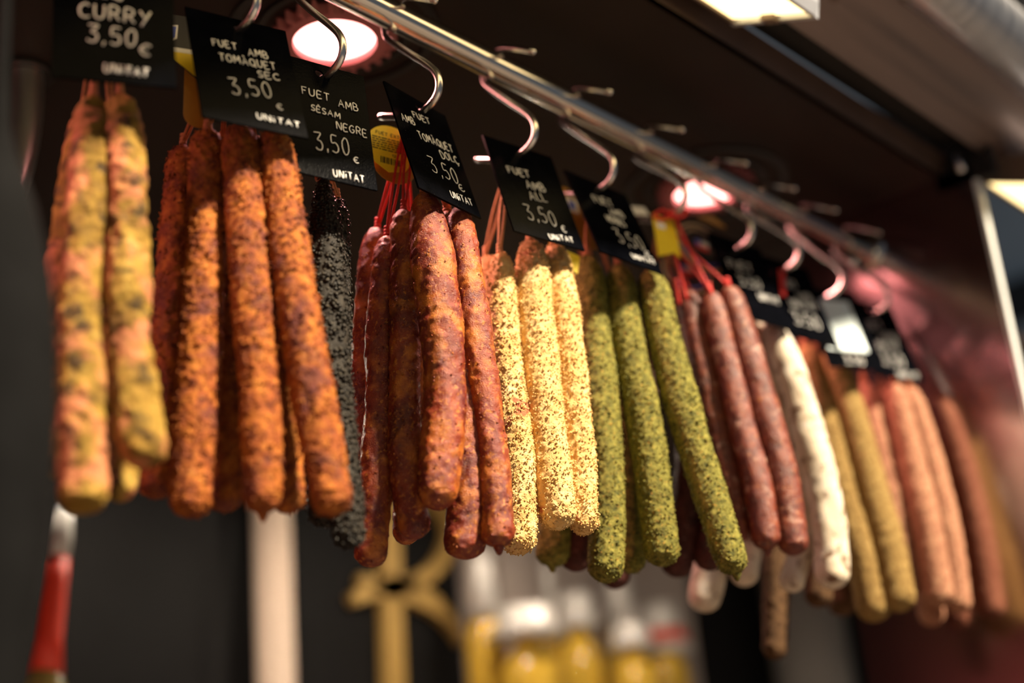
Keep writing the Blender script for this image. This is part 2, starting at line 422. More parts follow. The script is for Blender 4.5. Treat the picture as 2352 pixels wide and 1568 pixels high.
# ------------------------------------------------------------------ warm tube lamps under the canopy
def tube_lamp(x0, x1, label, clip=True):
    a = np.array([-.1326, 2.2615]); b = np.array([-.2140, 2.2280])       # emitting face, tipped towards the rail
    t = empty('tube_lamp', (x0, a[0], a[1]), label, 'lamp', 'warm tube lamps under the canopy')
    n = np.array([b[1]-a[1], -(b[0]-a[0])]); n /= np.linalg.norm(n)
    if n[1] < 0: n = -n
    def loc(u, h):
        q = a + (b-a)*u + n*h - a; return (float(q[0]), float(q[1]))
    L = x1-x0
    prism('diffuser', [loc(.05, .0), loc(.95, .0), loc(.93, .006), loc(.07, .006)], .006, L-.006, M['tube_glow'], t)
    prism('housing', [loc(0, .0065), loc(1, .0065), loc(.93, .030), loc(.07, .030)], .002, L-.002, M['housing'], t)
    prism('side_lip', [loc(-.01, -.002), loc(.045, -.002), loc(.045, .010), loc(-.01, .010)], 0, L, M['housing_brown'], t)
    prism('side_lip', [loc(.955, -.002), loc(1.01, -.002), loc(1.01, .010), loc(.955, .010)], 0, L, M['housing'], t)
    for xx in (-.004, L-.002):
        prism('end_cap', [loc(-.01, -.003), loc(1.01, -.003), loc(.94, .031), loc(.06, .031)], xx, xx+.006, M['housing_brown'] if xx < 0 else M['housing'], t)
    if clip: prism('clip', [loc(.42, -.005), loc(.58, -.005), loc(.58, .002), loc(.42, .002)], L-.010, L+.002, M['housing_brown'], t)
    return t
tube_lamp(.10, 1.005, 'glowing warm yellow tube lamp under the canopy at the top of the picture')
tube_lamp(1.515, 2.42, 'bright tube lamp beyond the end panel at the right edge')

# ------------------------------------------------------------------ rail and hooks
rail = empty('hanging_rail', (0, 0, ZR), 'long polished steel rail carrying all the meat hooks', 'rail')
MB().tube([(x, 0, 0) for x in np.linspace(XN, XP-.001, 30)], RR, 48).build('tube', M['rail'], rail, smooth=True)
MB().lathe([(.024, 0), (.024, .004), (.015, .006), (.0128, .007)], 36).build('wall_flange', M['rail'], rail, (XP-.001, 0, 0), True).rotation_euler = (0, -math.pi/2, 0)
HK = {}
def hook(key, x, zoff, label, twist=0.0):
    t = empty('meat_hook', (x, 0, ZR), label, 'hook', 'steel hooks on the rail')
    z = zoff
    pts = [(-.041, -.004), (-.030, .0035), (-.016, .0115), (-.005, .0163), (.007, .0146), (.0158, .006), (.0166, -.006), (.0125, -.014),
           (-.008, -.040+z*.55), (-.0250, -.0600+z*.9), (-.0335, -.0715+z), (-.0365, -.0810+z), (-.0345, -.0895+z), (-.0275, -.0955+z), (-.014, -.0985+z), (.000, -.0965+z), (.014, -.090+z), (.030, -.083+z)]
    P = crom([(twist*(-zz if zz < 0 else 0)*.4, y, zz) for y, zz in pts], 70)
    o = MB().tube(P, .0029, 12).build('wire', M['hook'], t, smooth=True)
    for e, q in ((P[0], 1), (P[-1], 1)):
        MB().lathe([(.0001, -.0030), (.0018, -.0024), (.0029, -.0008), (.0029, .0008), (.0018, .0024), (.0001, .0030)], 12).build('rounded_tip', M['hook'], t, tuple(map(float, e)), True)
    HK[key] = np.array([x, -.012, ZR-.0985+z])
    return t
hooks = [('S0', .4361, .0095, 'hook above the curry price sign, nearest to the camera'), ('S1', .5350, .0070, 'hook through the dried tomato price sign'),
 ('S2', .6074, .0000, 'hook through the black sesame price sign'), ('S3', .7083, .0070, 'hook through the sweet tomato price sign'),
 ('S4', .8250, .0055, 'hook through the garlic price sign'), ('S5', .9290, .0055, 'hook through the herb price sign over the green sausages'),
 ('N', 1.0392, .0120, 'hook with the red ribbon and yellow tag'), ('S6', 1.1476, .0080, 'hook beside the round black flag label'),
 ('S7', 1.2387, .0080, 'hook above the red tag and the price sign over the white sausages'), ('S8', 1.3228, .0000, 'rosy lit hook over the painted pale blue glare patch'),
 ('S9', 1.4180, .0050, 'last hook before the steel end panel')]
for k, x, z, l in hooks: hook(k, x, z, l, random.Random(k).uniform(-.15, .15))

# ------------------------------------------------------------------ price signs
GL = {
 'A': (.9, [[(0,0),(.45,1),(.9,0)],[(.14,.38),(.76,.38)]]), 'B': (.75, [[(0,0),(0,1),(.5,.95),(.6,.75),(.45,.56),(0,.5)],[(.45,.54),(.72,.38),(.65,.1),(.4,0),(0,0)]]),
 'C': (.75, [[(.75,.88),(.45,1),(.12,.8),(0,.45),(.15,.1),(.45,0),(.75,.1)]]), 'D': (.8, [[(0,0),(0,1),(.45,.95),(.8,.6),(.75,.25),(.4,0),(0,0)]]),
 'E': (.65, [[(.65,1),(0,1),(0,0),(.65,0)],[(0,.52),(.5,.52)]]), 'F': (.65, [[(0,0),(0,1),(.68,1)],[(0,.55),(.5,.55)]]),
 'G': (.8, [[(.75,.85),(.45,1),(.1,.75),(0,.4),(.2,.05),(.5,0),(.75,.2),(.75,.45),(.45,.45)]]), 'H': (.75, [[(0,0),(0,1)],[(.75,0),(.75,1)],[(0,.5),(.75,.5)]]),
 'L': (.6, [[(0,1),(0,0),(.62,0)]]), 'M': (.95, [[(0,0),(.08,1),(.47,.35),(.87,1),(.95,0)]]), 'N': (.8, [[(0,0),(0,1),(.75,0),(.8,1)]]),
 'O': (.85, [[(.42,1),(.1,.8),(0,.45),(.15,.1),(.42,0),(.72,.12),(.85,.5),(.72,.88),(.42,1)]]),
 'Q': (.85, [[(.42,1),(.1,.8),(0,.45),(.15,.1),(.42,0),(.72,.12),(.85,.5),(.72,.88),(.42,1)],[(.5,.28),(.92,-.12)]]),
 'R': (.75, [[(0,0),(0,1),(.5,.97),(.65,.75),(.5,.52),(0,.48)],[(.28,.5),(.75,0)]]),
 'S': (.65, [[(.62,.9),(.35,1),(.06,.85),(.1,.6),(.5,.42),(.62,.2),(.4,.01),(0,.08)]]), 'T': (.8, [[(0,1),(.8,1)],[(.4,1),(.38,0)]]),
 'U': (.8, [[(0,1),(.02,.3),(.22,.02),(.5,.02),(.72,.3),(.76,1)]]), 'Y': (.8, [[(0,1),(.4,.5)],[(.82,1),(.18,-.12)]]),
 'X': (.75, [[(0,1),(.75,0)],[(.75,1),(0,0)]]), '1': (.3, [[(0,.75),(.25,1),(.25,0)]]), '2': (.6, [[(0,.8),(.3,1),(.58,.75),(.4,.4),(0,0),(.62,0)]]),
 'g': (.5, [[(.45,.6),(.1,.55),(.05,.2),(.3,.1),(.45,.5),(.45,-.1),(.2,-.3),(0,-.2)]]),
 'i': (.26, [[(.13,.62),(.13,0)],[(.13,.92),(.16,1.02)]]),
 '3': (.62, [[(0,1),(.6,.98),(.25,.6),(.5,.52),(.62,.28),(.45,.02),(.1,.02),(0,.12)]]), '5': (.62, [[(.6,1),(.12,1),(.06,.56),(.4,.58),(.6,.38),(.55,.12),(.3,0),(0,.08)]]),
 '0': (.6, [[(.3,1),(.05,.75),(0,.4),(.12,.06),(.32,0),(.54,.2),(.6,.6),(.5,.92),(.3,1)]]), ',': (.12, [[(.08,.1),(.02,-.12)]]), '.': (.12, [[(.05,.06),(.07,0)]]),
 '€': (.7, [[(.7,.9),(.4,1),(.1,.7),(.1,.3),(.4,0),(.7,.1)],[(-.05,.5),(.5,.5)]]), ' ': (.5, []),
}
def rotvec(wv):
    v = Vector(wv); return Matrix.Rotation(v.length, 3, v.normalized()) if v.length > 1e-6 else Matrix.Identity(3)
def write_line(text, u0, v0, u1, v1, h, mat, parent, rad, rng, ypos=-.0016):
    acc = {'À': ('A', [(.25,1.3),(.5,1.15)]), 'È': ('E', [(.15,1.32),(.4,1.17)]), 'Ç': ('C', [(.4,0),(.5,-.2),(.3,-.28)])}
    gl = []
    for ch in text:
        b, ex = acc.get(ch, (ch, None)); wd, st = GL[b]; gl.append((wd, st + ([ex] if ex else [])))
    gap = .38; tot = sum(g[0] for g in gl) + gap*(len(gl)-1)
    L = math.hypot(u1-u0, v1-v0); k = L/tot; dx, dy = (u1-u0)/L, (v1-v0)/L
    mb = MB(); x = 0
    for wd, st in gl:
        jz = rng.uniform(-.06, .06)*h; sl = rng.uniform(-.05, .08)
        for s in st:
            pp = []
            for px, py in s:
                a = (x+px+py*sl)*k; b = py*h + jz
                pp.append((u0+dx*a-dy*b, ypos, v0+dy*a+dx*b))
            P = crom(pp, max(6, 5*len(pp))) if len(pp) > 3 else np.array(pp)
            mb.tube(P, rad, 6, True, (0, 1, 0))
        x += wd+gap
    o = mb.build('lettering', mat, parent, smooth=True)
    return o
def board_mesh(W, H, top, th, hr=.0032, n=16):
    """plate with a hanging hole at the origin; x width, z height, y thickness"""
    zb = -.010
    def edge(a):
        cx, cz = math.cos(a), math.sin(a); s = 1e9
        if abs(cx) > 1e-9: s = min(s, (W/2)/abs(cx))
        if cz > 1e-9: s = min(s, top/cz)
        if cz < -1e-9: s = min(s, zb/cz)
        return cx*s, cz*s
    angs = sorted(set([2*math.pi*k/n for k in range(n)] + [math.atan2(z, x) % (2*math.pi) for x in (-W/2, W/2) for z in (top, zb)]))
    v = []; m_ = len(angs)
    for y in (-th/2, th/2):
        for a in angs: v.append((hr*math.cos(a), y, hr*math.sin(a)))
        for a in angs:
            q = edge(a); v.append((q[0], y, q[1]))
        v += [(-W/2, y, top-H), (W/2, y, top-H)]
    B = 2*m_+2; f = []
    bl = min(range(m_), key=lambda i: math.hypot(edge(angs[i])[0]+W/2, edge(angs[i])[1]-zb))
    br = min(range(m_), key=lambda i: math.hypot(edge(angs[i])[0]-W/2, edge(angs[i])[1]-zb))
    low = []; i = bl
    while True:
        low.append(i)
        if i == br: break
        i = (i+1) % m_
    for s, off in ((0, 0), (1, B)):
        for i in range(m_):
            j = (i+1) % m_; q = (off+i, off+j, off+m_+j, off+m_+i); f.append(q if s == 0 else q[::-1])
        q = [off+m_+i for i in low[::-1]] + [off+2*m_, off+2*m_+1]; f.append(tuple(q) if s == 0 else tuple(q[::-1]))
    for i in range(m_):
        j = (i+1) % m_
        f.append((i, B+i, B+j, j))
        if not (i in low and j in low): f.append((m_+i, m_+j, B+m_+j, B+m_+i))
    for a, b in ((m_+bl, 2*m_), (2*m_, 2*m_+1), (2*m_+1, m_+br)): f.append((a, b, B+b, B+a))
    me = pymesh('board', v, f)
    import bmesh
    bm = bmesh.new(); bm.from_mesh(me); bmesh.ops.recalc_face_normals(bm, faces=bm.faces); bm.to_mesh(me); bm.free()
    return me
BOARD = board_mesh(.074, .105, .009, .0016); BOARD.materials.append(M['slate'])
POSE = {'S0':(0.4361,-0.0146,2.1194,-0.1794,0.0422,-0.5068),'S1':(0.5350,-0.0139,2.1166,-0.2824,0.0339,-0.2670),'S2':(0.6074,-0.0146,2.1081,-0.1645,0.0580,-0.2558),
 'S3':(0.7083,-0.0140,2.1171,-0.2680,-0.0047,0.1022),'S4':(0.8261,-0.0147,2.1152,-0.2944,0.0401,-0.1496),'S5':(0.9300,-0.0145,2.1148,-0.3933,0.1126,-0.1183),
 'S6':(1.1476,-0.0150,2.1183,-0.2800,0.0800,-0.1700),'S7':(1.2387,-0.0150,2.1190,-0.2800,0.0800,-0.1700),'S8':(1.3228,-0.0150,2.1077,-0.2800,0.0600,-0.4000),'S9':(1.4180,-0.0139,2.1165,-0.2649,0.0498,-0.2702)}
LINES = {
'S1':[('FUET',-21.4,-25.5,-4.1,-24.2,6.3),('AMB',3.9,-27.1,18.4,-26.4,6.6),('TOMÀQUET',-18.3,-38.8,22.8,-36.3,6.9),('SEC',8.2,-47.3,24.0,-46.1,6.0),('3,50',-13.1,-68.7,15.7,-65.0,14.6),('€',17.8,-74.8,21.8,-74.5,5.1),('UNiTAT',1.4,-88.5,32.0,-88.7,5.3)],
'S2':[('FUET',-15.6,-25.0,5.6,-25.0,6.6),('AMB',12.6,-28.1,28.3,-27.9,6.7),('SÈSAM',-9.9,-37.9,12.5,-39.5,5.2),('NEGRE',9.2,-49.0,33.0,-50.0,6.6),('3,50',-8.6,-72.6,17.2,-70.7,15.2),('€',20.0,-76.5,23.9,-76.2,5.1),('UNiTAT',2.8,-93.0,26.6,-92.9,6.0)],
'S3':[('FUET',-12.5,-17.3,8.3,-14.3,6.0),('AMB',-30.0,-28.4,-14.5,-26.6,7.2),('TOMÀQUET',-14.4,-39.3,28.3,-34.9,7.4),('DOLÇ',8.3,-48.6,30.5,-45.1,7.3),('3,50',-11.6,-71.4,20.2,-69.2,15.0),('€',19.5,-77.4,25.0,-75.2,6.4),('UNiTAT',3.0,-89.4,29.6,-87.8,6.4)],
'S4':[('FUET',-21.9,-29.4,1.6,-27.6,7.3),('AMB',-6.0,-42.0,14.3,-39.9,8.6),('ALL',-6.9,-54.5,11.6,-51.6,8.9),('3,50',-17.2,-78.8,13.3,-77.0,15.8),('€',17.3,-82.0,21.5,-81.9,6.8),('UNiTAT',-0.3,-94.6,26.3,-91.4,5.5)],
'S0':[('AMB',-11.2,-28.5,5.1,-28.0,10.9),('CURRY',-21.3,-45.2,21.4,-46.8,11.5),('3,50',-16.4,-66.0,12.4,-66.7,14.0),('€',14.5,-72.3,20.9,-73.0,9.1),('UNiTAT',-6.4,-88.7,19.6,-90.6,6.5)],
'S5':[('FUET',-14.1,-24.8,9.4,-20.7,9.0),('AMB',0.6,-35.2,18.2,-31.6,8.0),('HERBES',-8.1,-47.2,13.9,-45.2,8.0),('3,50',-5.0,-73.2,26.3,-69.2,17.0),('€',24.0,-79.3,29.9,-78.0,7.3),('UNiTAT',2.8,-89.0,31.5,-86.3,5.0)],
'S6':[('FUET',-24.,-34.0,10.6,-30.7,9.9),('3,50',-16.4,-54.0,14.4,-50.5,12.2),('UNiTAT',4.1,-66.6,32.7,-65.8,8.5)],
'S7':[('FUET',-15.8,-30.1,5.3,-26.5,9.7),('AMB',-1.5,-42.0,23.4,-38.4,9.0),('UNiTAT',-17.2,-54.3,24.9,-51.0,8.6),('3,50',-21.0,-78.1,17.6,-76.1,16.5)],
'S8':[('3,50',-13.8,-90.6,9.9,-91.0,11.1)],
'S9':[('FUET',-25.0,-31.6,6.3,-28.8,11.0),('AMB',-5.6,-44.3,21.5,-42.6,10.0),('UNiTAT',-18.1,-56.4,18.7,-54.7,8.5),('3,50',-17.9,-79.3,15.2,-78.6,17.0),('UNiTAT',-2.7,-94.4,30.3,-93.4,7.6)]}
SIGNLAB = {'S0':'black price sign reading CURRY 3,50, cut by the top edge','S1':'black price sign reading FUET AMB TOMÀQUET SEC','S2':'black price sign reading FUET AMB SÈSAM NEGRE',
 'S3':'black price sign reading FUET AMB TOMÀQUET DOLÇ','S4':'black price sign reading FUET AMB ALL','S5':'blurred black price sign hanging over the green herb sausages',
 'S6':'blurred black price sign right of the round flag label, over the white sausages','S7':'blurred black price sign behind the red tag','S8':'black price sign mostly covered by a painted pale blue glare patch','S9':'last blurred black price sign before the steel end panel'}
for k, ps in POSE.items():
    t = empty('price_sign', ps[:3], SIGNLAB[k], 'sign', 'black handwritten price signs')
    t.rotation_euler = rotvec(ps[3:]).to_euler()
    o = bpy.data.objects.new('board', BOARD); col.objects.link(o); o.parent = t
    rng = random.Random(k)
    for tx, u0, v0, u1, v1, h in LINES[k]:
        rad = .00050 if k != 'S0' else .00075
        if h > 12: rad *= .95
        write_line(tx, u0/1e3, v0/1e3, u1/1e3, v1/1e3, h/1e3, M['chalk'], o, rad, rng)
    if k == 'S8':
        MB().box((-.030, -.0022, -.074), (.022, -.0012, -.006)).build('glare_patch', M['glare_blue'], o)  # glare on the sign, painted as a pale blue plate

# ------------------------------------------------------------------ sausages
def grains(name, V, Nn, count, size, mat, parent, rng, elong=1.6, flat=.6, sink=.2):
    idx = rng.integers(0, len(V), count)
    P = V[idx] + rng.normal(0, size*.35, (count, 3)); N = Nn[idx]
    T = rng.normal(size=(count, 3)); T -= N*np.sum(T*N, 1)[:, None]; T /= np.linalg.norm(T, axis=1)[:, None]
    B = np.cross(N, T)
    s = size*rng.uniform(.65, 1.25, count)[:, None]
    a, b, c_ = T*s*elong*.5, B*s*.5, N*s*flat*.5
    P = P + N*s*flat*(.5-sink)*.5
    verts = np.stack([P+a, P+a*.3+b, P-a*.3+b, P-a, P-a*.3-b, P+a*.3-b, P+c_, P-c_], 1).reshape(-1, 3)
    tri = []
    for q in range(6): tri += [(q, (q+1) % 6, 6)]
    tri += [((q+1) % 6, q, 7) for q in range(6)]
    Fc = (np.arange(count)[:, None, None]*8 + np.array(tri)[None]).reshape(-1, 3)
    o = link(name, npmesh(name, verts, Fc), mat, parent, None, True)
    tag(o, kind='stuff'); return o

STY = {  # material, fine displacement (freq, amp), lumps amp, wrinkle amp, coat(name, count per m, size, elong, flat, material)
 'curry':  ('curry', (200, .0012), .14, .16, None),
 'tomato': ('tomato', (420, .0011), .09, .03, ('crumb_coating', 3000, .0018, 1.05, 1.0, 'tomato')),
 'sesame': ('sesame_base', (300, .0006), .07, .03, ('sesame_coating', 5200, .0023, 1.55, .6, 'sesame')),
 'dolc':   ('dolc', (230, .0007), .10, .10, ('spice_flecks', 350, .0013, 1.4, .5, 'dolc')),
 'garlic': ('garlic_bare', (520, .0011), .09, .03, ('garlic_crumbs', 7500, .0016, 1.05, .9, 'garlic')),
 'herb':   ('herb', (520, .0008), .075, .02, ('herb_coating', 4200, .0015, 1.5, .7, 'herb')),
 'dry':    ('dry', (240, .0006), .04, .05, None),
 'white':  ('white', (120, .0006), .08, .08, None),
 'pepper': ('pepper', (420, .0009), .04, .03, None),
 'rose':   ('pepper_pinklit', (420, .0009), .04, .03, None),
 'pepper_shaded': ('pepper_shaded', (420, .0009), .05, .03, None),
 'dark':   ('dark_casing', (240, .0008), .06, .08, None),
}
count = [0]
def sausage(style, hk, d, path, wpx, label, group, hi=True, xplane=None, top_frac=.22, tip=False, strmat='string', squash=.0):
    count[0] += 1; seed = count[0]*17+3
    rng = np.random.default_rng(seed)
    mat, (ff, fa), lump, wr, coat = STY[style]
    H = HK[hk]
    W3 = [(atx(p, xplane) if xplane is not None else athead(p, (H[0], -.015, 0), d + .016*(1-i/(len(path)-1))**2)) for i, p in enumerate(path)]
    base = np.array(W3[-1])
    n, mseg = (200, 60) if hi else (110, 36)
    Cu = crom(W3, 240)
    su = np.concatenate([[0], np.cumsum(np.linalg.norm(np.diff(Cu, axis=0), axis=1))])
    r0_ = float(np.mean([(wpx[i] if hasattr(wpx, '__len__') else wpx)/2*depth(W3[i])/F for i in range(len(path))]))
    nb = n//7; ph = np.linspace(0, math.pi/2, nb+1)[1:]
    Lb = su[-1]-r0_*1.0
    st_ = np.concatenate([np.linspace(0, Lb, n-nb), Lb + r0_*1.0*np.sin(ph)])
    Cn = np.stack([np.interp(st_, su, Cu[:, q]) for q in range(3)], 1)
    seg = np.linalg.norm(np.diff(Cn, axis=0), axis=1); s = np.concatenate([[0], np.cumsum(seg)]); L = s[-1]
    ws = wpx if hasattr(wpx, '__len__') else [wpx]*len(path)
    rk = np.array([ws[i]/2*depth(W3[i])/F for i in range(len(path))])
    tk = np.linspace(0, L, len(path)); r = np.interp(s, tk, rk); r = r + 0
    # resample: finer near the ends
    ra = float(np.mean(r))
    e_top = ra*2.0; e_bot = ra*1.0
    prof = np.ones(n)
    a = np.clip(1-s/e_top, 0, 1); prof *= top_frac + (1-top_frac)*np.sqrt(np.clip(1-a**2.2, 0, 1))
    e_bot = r0_; b = np.clip(1-(L-s)/e_bot, 0, 1); prof *= np.sqrt(np.clip(1-b**2.3, 0, 1))
    one = np.stack([s*26, np.full(n, seed*1.7), np.zeros(n)], 1)
    r = r*prof*(1+lump*vnoise(one, seed))
    T = np.gradient(Cn, axis=0); T[-1] = T[-4]; T[-2] = T[-4]; T[-3] = T[-4]; T /= np.linalg.norm(T, axis=1)[:, None]
    X = R0 - T*(T@R0)[:, None]; X /= np.linalg.norm(X, axis=1)[:, None]; Y = np.cross(T, X)
    th = np.linspace(0, 2*np.pi, mseg, endpoint=False)
    dirs = X[:, None]*np.cos(th)[None, :, None] + Y[:, None]*np.sin(th)[None, :, None]*(1-squash)
    V = (Cn-base)[:, None] + dirs*r[:, None, None]
    V = V.reshape(-1, 3); D = dirs.reshape(-1, 3); pr = np.repeat(np.clip(r/ra, 0, 1), mseg)
    off = np.array([seed*.37, seed*.71, 0])
    # long wrinkles + lumps + fine grain
    Q = V*np.array([140, 140, 22.]) + off
    disp = wr*ra*.5*vnoise(Q, seed+1) + lump*ra*.7*vnoise(V*np.array([70, 70, 45.])+off, seed+2)
    disp += fa*vnoise(V*ff+off, seed+3) + fa*.6*vnoise(V*ff*2.1+off, seed+4)
    V = V + D*(disp*np.clip(pr*1.5, 0, 1))[:, None]
    ii = np.arange(n-1)[:, None]*mseg; kk = np.arange(mseg)[None]; k2 = (kk+1) % mseg
    Fq = np.stack([ii+kk, ii+mseg+kk, ii+mseg+k2, ii+k2], -1).reshape(-1, 4)
    t = empty('fuet_sausage', base, label, 'sausage', group)
    body = link('casing', npmesh('casing', V, Fq), M[mat], t, None, True)
    if coat:
        nm, per_m, size, el, fl, cm = coat
        G = V.reshape(n, mseg, 3); gs = np.gradient(G, axis=0); gt = (np.roll(G, -1, 1)-np.roll(G, 1, 1))
        NV = np.cross(gt, gs).reshape(-1, 3); NV /= np.maximum(np.linalg.norm(NV, axis=1), 1e-12)[:, None]
        inner = np.repeat(Cn[np.minimum(np.arange(n), n-nb-1)]-base, mseg, axis=0)
        NV *= np.sign(np.sum(NV*(V-inner), 1)+1e-12)[:, None]
        # area weighted picks so that the rounded end is covered as densely as the side
        area = (np.linalg.norm(gs, axis=2)*np.linalg.norm(gt, axis=2)).ravel(); area /= area.sum()
        pick = rng.choice(len(V), 20000, p=area)
        grains(nm, V[pick], NV[pick], int(per_m*L/.33) if hi else int(per_m*L/.33*.6), size, M[cm], body, rng, el, fl, .2 if style in ('sesame', 'dolc') else .62)
    # string from the tied top to the hook
    top = Cn[0]-base; hp = np.array([H[0], -.004 + rng.uniform(-.004, .006), H[2]-.002]) - base
    mb = MB()
    for q in (-1, 1):
        mid = (top+hp)/2 + np.array([q*.002, rng.uniform(-.002, .002), 0])
        mb.tube(crom([top+T[0]*.006, top+np.array([q*.001, 0, .002]), mid, hp], 10), .0011, 6)
    st = mb.build('string', M[strmat], t, smooth=True)
    # tied neck
    mb = MB()
    rn = ra*top_frac*1.15
    for q in range(3): mb.tube([top-np.array([0,0,.003*q+.001])*-1, top-np.array([0,0,.003*q+.0035])*-1], rn*(1-.1*q), 10)
    mb.build('tie', M[strmat], st, smooth=True)
    if tip:
        e = Cn[-1]-base
        MB().lathe([(.0001, -.009), (.0018, -.0078), (.0040, -.003), (ra*.45, .005), (.0005, .009)], 12).build('tied_end', M[mat], body, tuple(map(float, e+np.array([0, 0, .003]))), True)
    return t

g = 'curry coated sausages'
sausage('curry', 'S0', .030, [(188,268),(158,500),(130,760),(125,960),(140,1100)], [64,66,66,70,60], 'pink edged curry sausage at the back left of the curry bundle', g, False)
sausage('curry', 'S0', -.004, [(215,225),(205,420),(188,650),(190,880),(192,1040),(190,1178)], [70,88,90,98,112,110], 'front yellow curry sausage with dark patches, leftmost hanging', g)
sausage('curry', 'S0', .000, [(275,222),(288,400),(296,620),(300,800),(318,960),(342,1072)], [80,86,92,96,100,96], 'curry sausage bent to the right at its lower end', g)
sausage('curry', 'S0', .034, [(255,300),(270,600),(278,900),(278,1152)], 76, 'curry sausage half hidden behind the other curry sausages', g, False)
g = 'dried tomato coated sausages'
sausage('tomato', 'S1', .026, [(420,335),(402,560),(385,800),(368,1000),(360,1145)], [60,72,76,74,70], 'dark reddish dried tomato sausage at the left of its bundle', g, False)
sausage('tomato', 'S1', .000, [(477,305),(474,500),(462,760),(448,960),(438,1188)], [84,92,98,104,98], 'dried tomato sausage second from the left in its bundle', g)
sausage('tomato', 'S1', -.006, [(548,293),(562,460),(580,700),(596,900),(602,1050),(603,1178)], [80,90,90,94,92,86], 'dried tomato sausage with a pointed tied end, middle of its bundle', g, tip=True)
sausage('tomato', 'S1', -.002, [(628,305),(656,520),(690,740),(722,920),(752,1080),(768,1182)], [84,88,96,100,100,94], 'dried tomato sausage at the right of its bundle', g)
sausage('tomato', 'S1', .034, [(512,330),(516,600),(518,900),(515,1175)], 84, 'dark dried tomato sausage behind, between two front ones', g, False)
sausage('tomato', 'S1', .034, [(590,340),(630,650),(655,950),(662,1178)], 74, 'dark dried tomato sausage behind the rightmost one', g, False)
g = 'black sesame coated sausages'
sausage('sesame', 'S2', .012, [(742,415),(748,560),(752,760),(772,960),(792,1120),(802,1258)], [40,84,92,86,78,72], 'black sesame sausage with rough grains in front of its twin', g, top_frac=.45)
sausage('sesame', 'S2', .040, [(775,460),(770,700),(765,950),(745,1210)], [50,70,74,80], 'second black sesame sausage tucked behind the first', g, False)
g = 'sweet tomato coated sausages'
sausage('dolc', 'S3', .040, [(868,525),(845,750),(832,950),(838,1130),(852,1215)], [66,70,66,62,58], 'dark red sweet tomato sausage at the far left of its bundle', g, False, strmat='red_string')
sausage('dolc', 'S3', .014, [(890,545),(876,760),(872,960),(866,1130),(848,1302)], [62,72,74,82,74], 'dark sweet tomato sausage reaching lowest at the left of its bundle', g, strmat='red_string')
sausage('dolc', 'S3', .004, [(928,485),(930,680),(930,880),(932,1060),(954,1238)], [66,72,72,80,72], 'orange flecked sweet tomato sausage third from the left', g, strmat='red_string')
sausage('dolc', 'S3', -.020, [(975,446),(996,600),(1016,780),(1022,930),(1012,1060),(1002,1172)], [84,96,100,96,104,86], 'thick glossy sweet tomato sausage in front of its bundle', g)
sausage('dolc', 'S3', .008, [(1028,490),(1052,700),(1068,900),(1080,1080),(1064,1284)], [80,86,94,104,106], 'thick sweet tomato sausage ending lowest behind the front one', g)
sausage('dolc', 'S3', .000, [(1052,480),(1078,650),(1108,860),(1134,1060),(1146,1256)], [64,70,74,78,80], 'shiny red sweet tomato sausage at the right of its bundle', g, tip=True)
sausage('dolc', 'S3', .046, [(950,560),(940,850),(932,1250)], 66, 'shadowed sweet tomato sausage behind the bundle', g, False, strmat='red_string')
g = 'garlic coated sausages'
sausage('garlic', 'S4', -.024, [(1148,585),(1158,740),(1172,900),(1192,1080),(1192,1272)], [62,68,72,74,72], 'golden garlic sausage at the left of its bundle', g, strmat='tan_string')
sausage('garlic', 'S4', .040, [(1116,590),(1160,800),(1205,1000),(1230,1200)], [50,58,58,54], 'shadowed garlic sausage behind the left one', g, False, strmat='tan_string')
sausage('garlic', 'S4', -.012, [(1218,555),(1230,720),(1248,900),(1262,1040),(1284,1216)], [74,86,92,84,86], 'pale crumbed garlic sausage with reddish bare patch, front of its bundle', g, strmat='tan_string')
sausage('garlic', 'S4', .002, [(1272,565),(1296,720),(1316,880),(1332,1060),(1342,1228)], [62,70,72,68,66], 'pale garlic sausage at the right touching the green ones', g, strmat='tan_string')
g = 'green herb coated sausages'
sausage('herb', 'S5', -.014, [(1348,590),(1368,780),(1384,960),(1396,1140),(1390,1338)], [68,80,86,82,80], 'green herb sausage at the left of its bundle', g)
sausage('herb', 'S5', -.006, [(1420,612),(1440,780),(1478,960),(1504,1130),(1524,1300)], [72,80,84,86,86], 'green herb sausage in the middle of its bundle', g)
sausage('herb', 'S5', -.004, [(1492,625),(1532,800),(1578,970),(1632,1140),(1692,1318)], [72,80,84,82,72], 'green herb sausage at the right, leaning outward to a pointed end', g, tip=True)
sausage('herb', 'S5', .034, [(1405,640),(1425,900),(1445,1100),(1452,1316)], 66, 'shadowed green herb sausage behind the middle one', g, False)
sausage('herb', 'S5', .055, [(1330,640),(1310,850),(1285,1080),(1268,1300)], [60,66,76,88], 'dark rosy lit herb sausage ending below the garlic sausages', g, False, tip=True)
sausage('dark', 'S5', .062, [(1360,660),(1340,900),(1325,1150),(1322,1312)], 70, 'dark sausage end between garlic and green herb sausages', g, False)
g = 'dry red sausages'
sausage('dry', 'N', .004, [(1578,665),(1612,820),(1652,1000),(1682,1130),(1700,1245)], [58,62,64,62,58], 'red brown dry sausage at the left, dusted with white', g, False, strmat='red_string')
sausage('dry', 'N', -.008, [(1630,672),(1668,830),(1710,1000),(1744,1130),(1764,1262)], [58,66,68,70,68], 'red brown dry sausage with a knotted end, middle of its bundle', g, False, strmat='red_string', tip=True)
sausage('dry', 'N', -.006, [(1672,660),(1716,800),(1762,960),(1800,1100),(1826,1275)], [60,66,70,72,70], 'red brown dry sausage at the right, against the white ones', g, False, strmat='red_string')
sausage('dark', 'N', .050, [(1560,720),(1590,950),(1580,1150),(1548,1325)], 72, 'dark red sausage end low behind the green herb sausages', g, False)
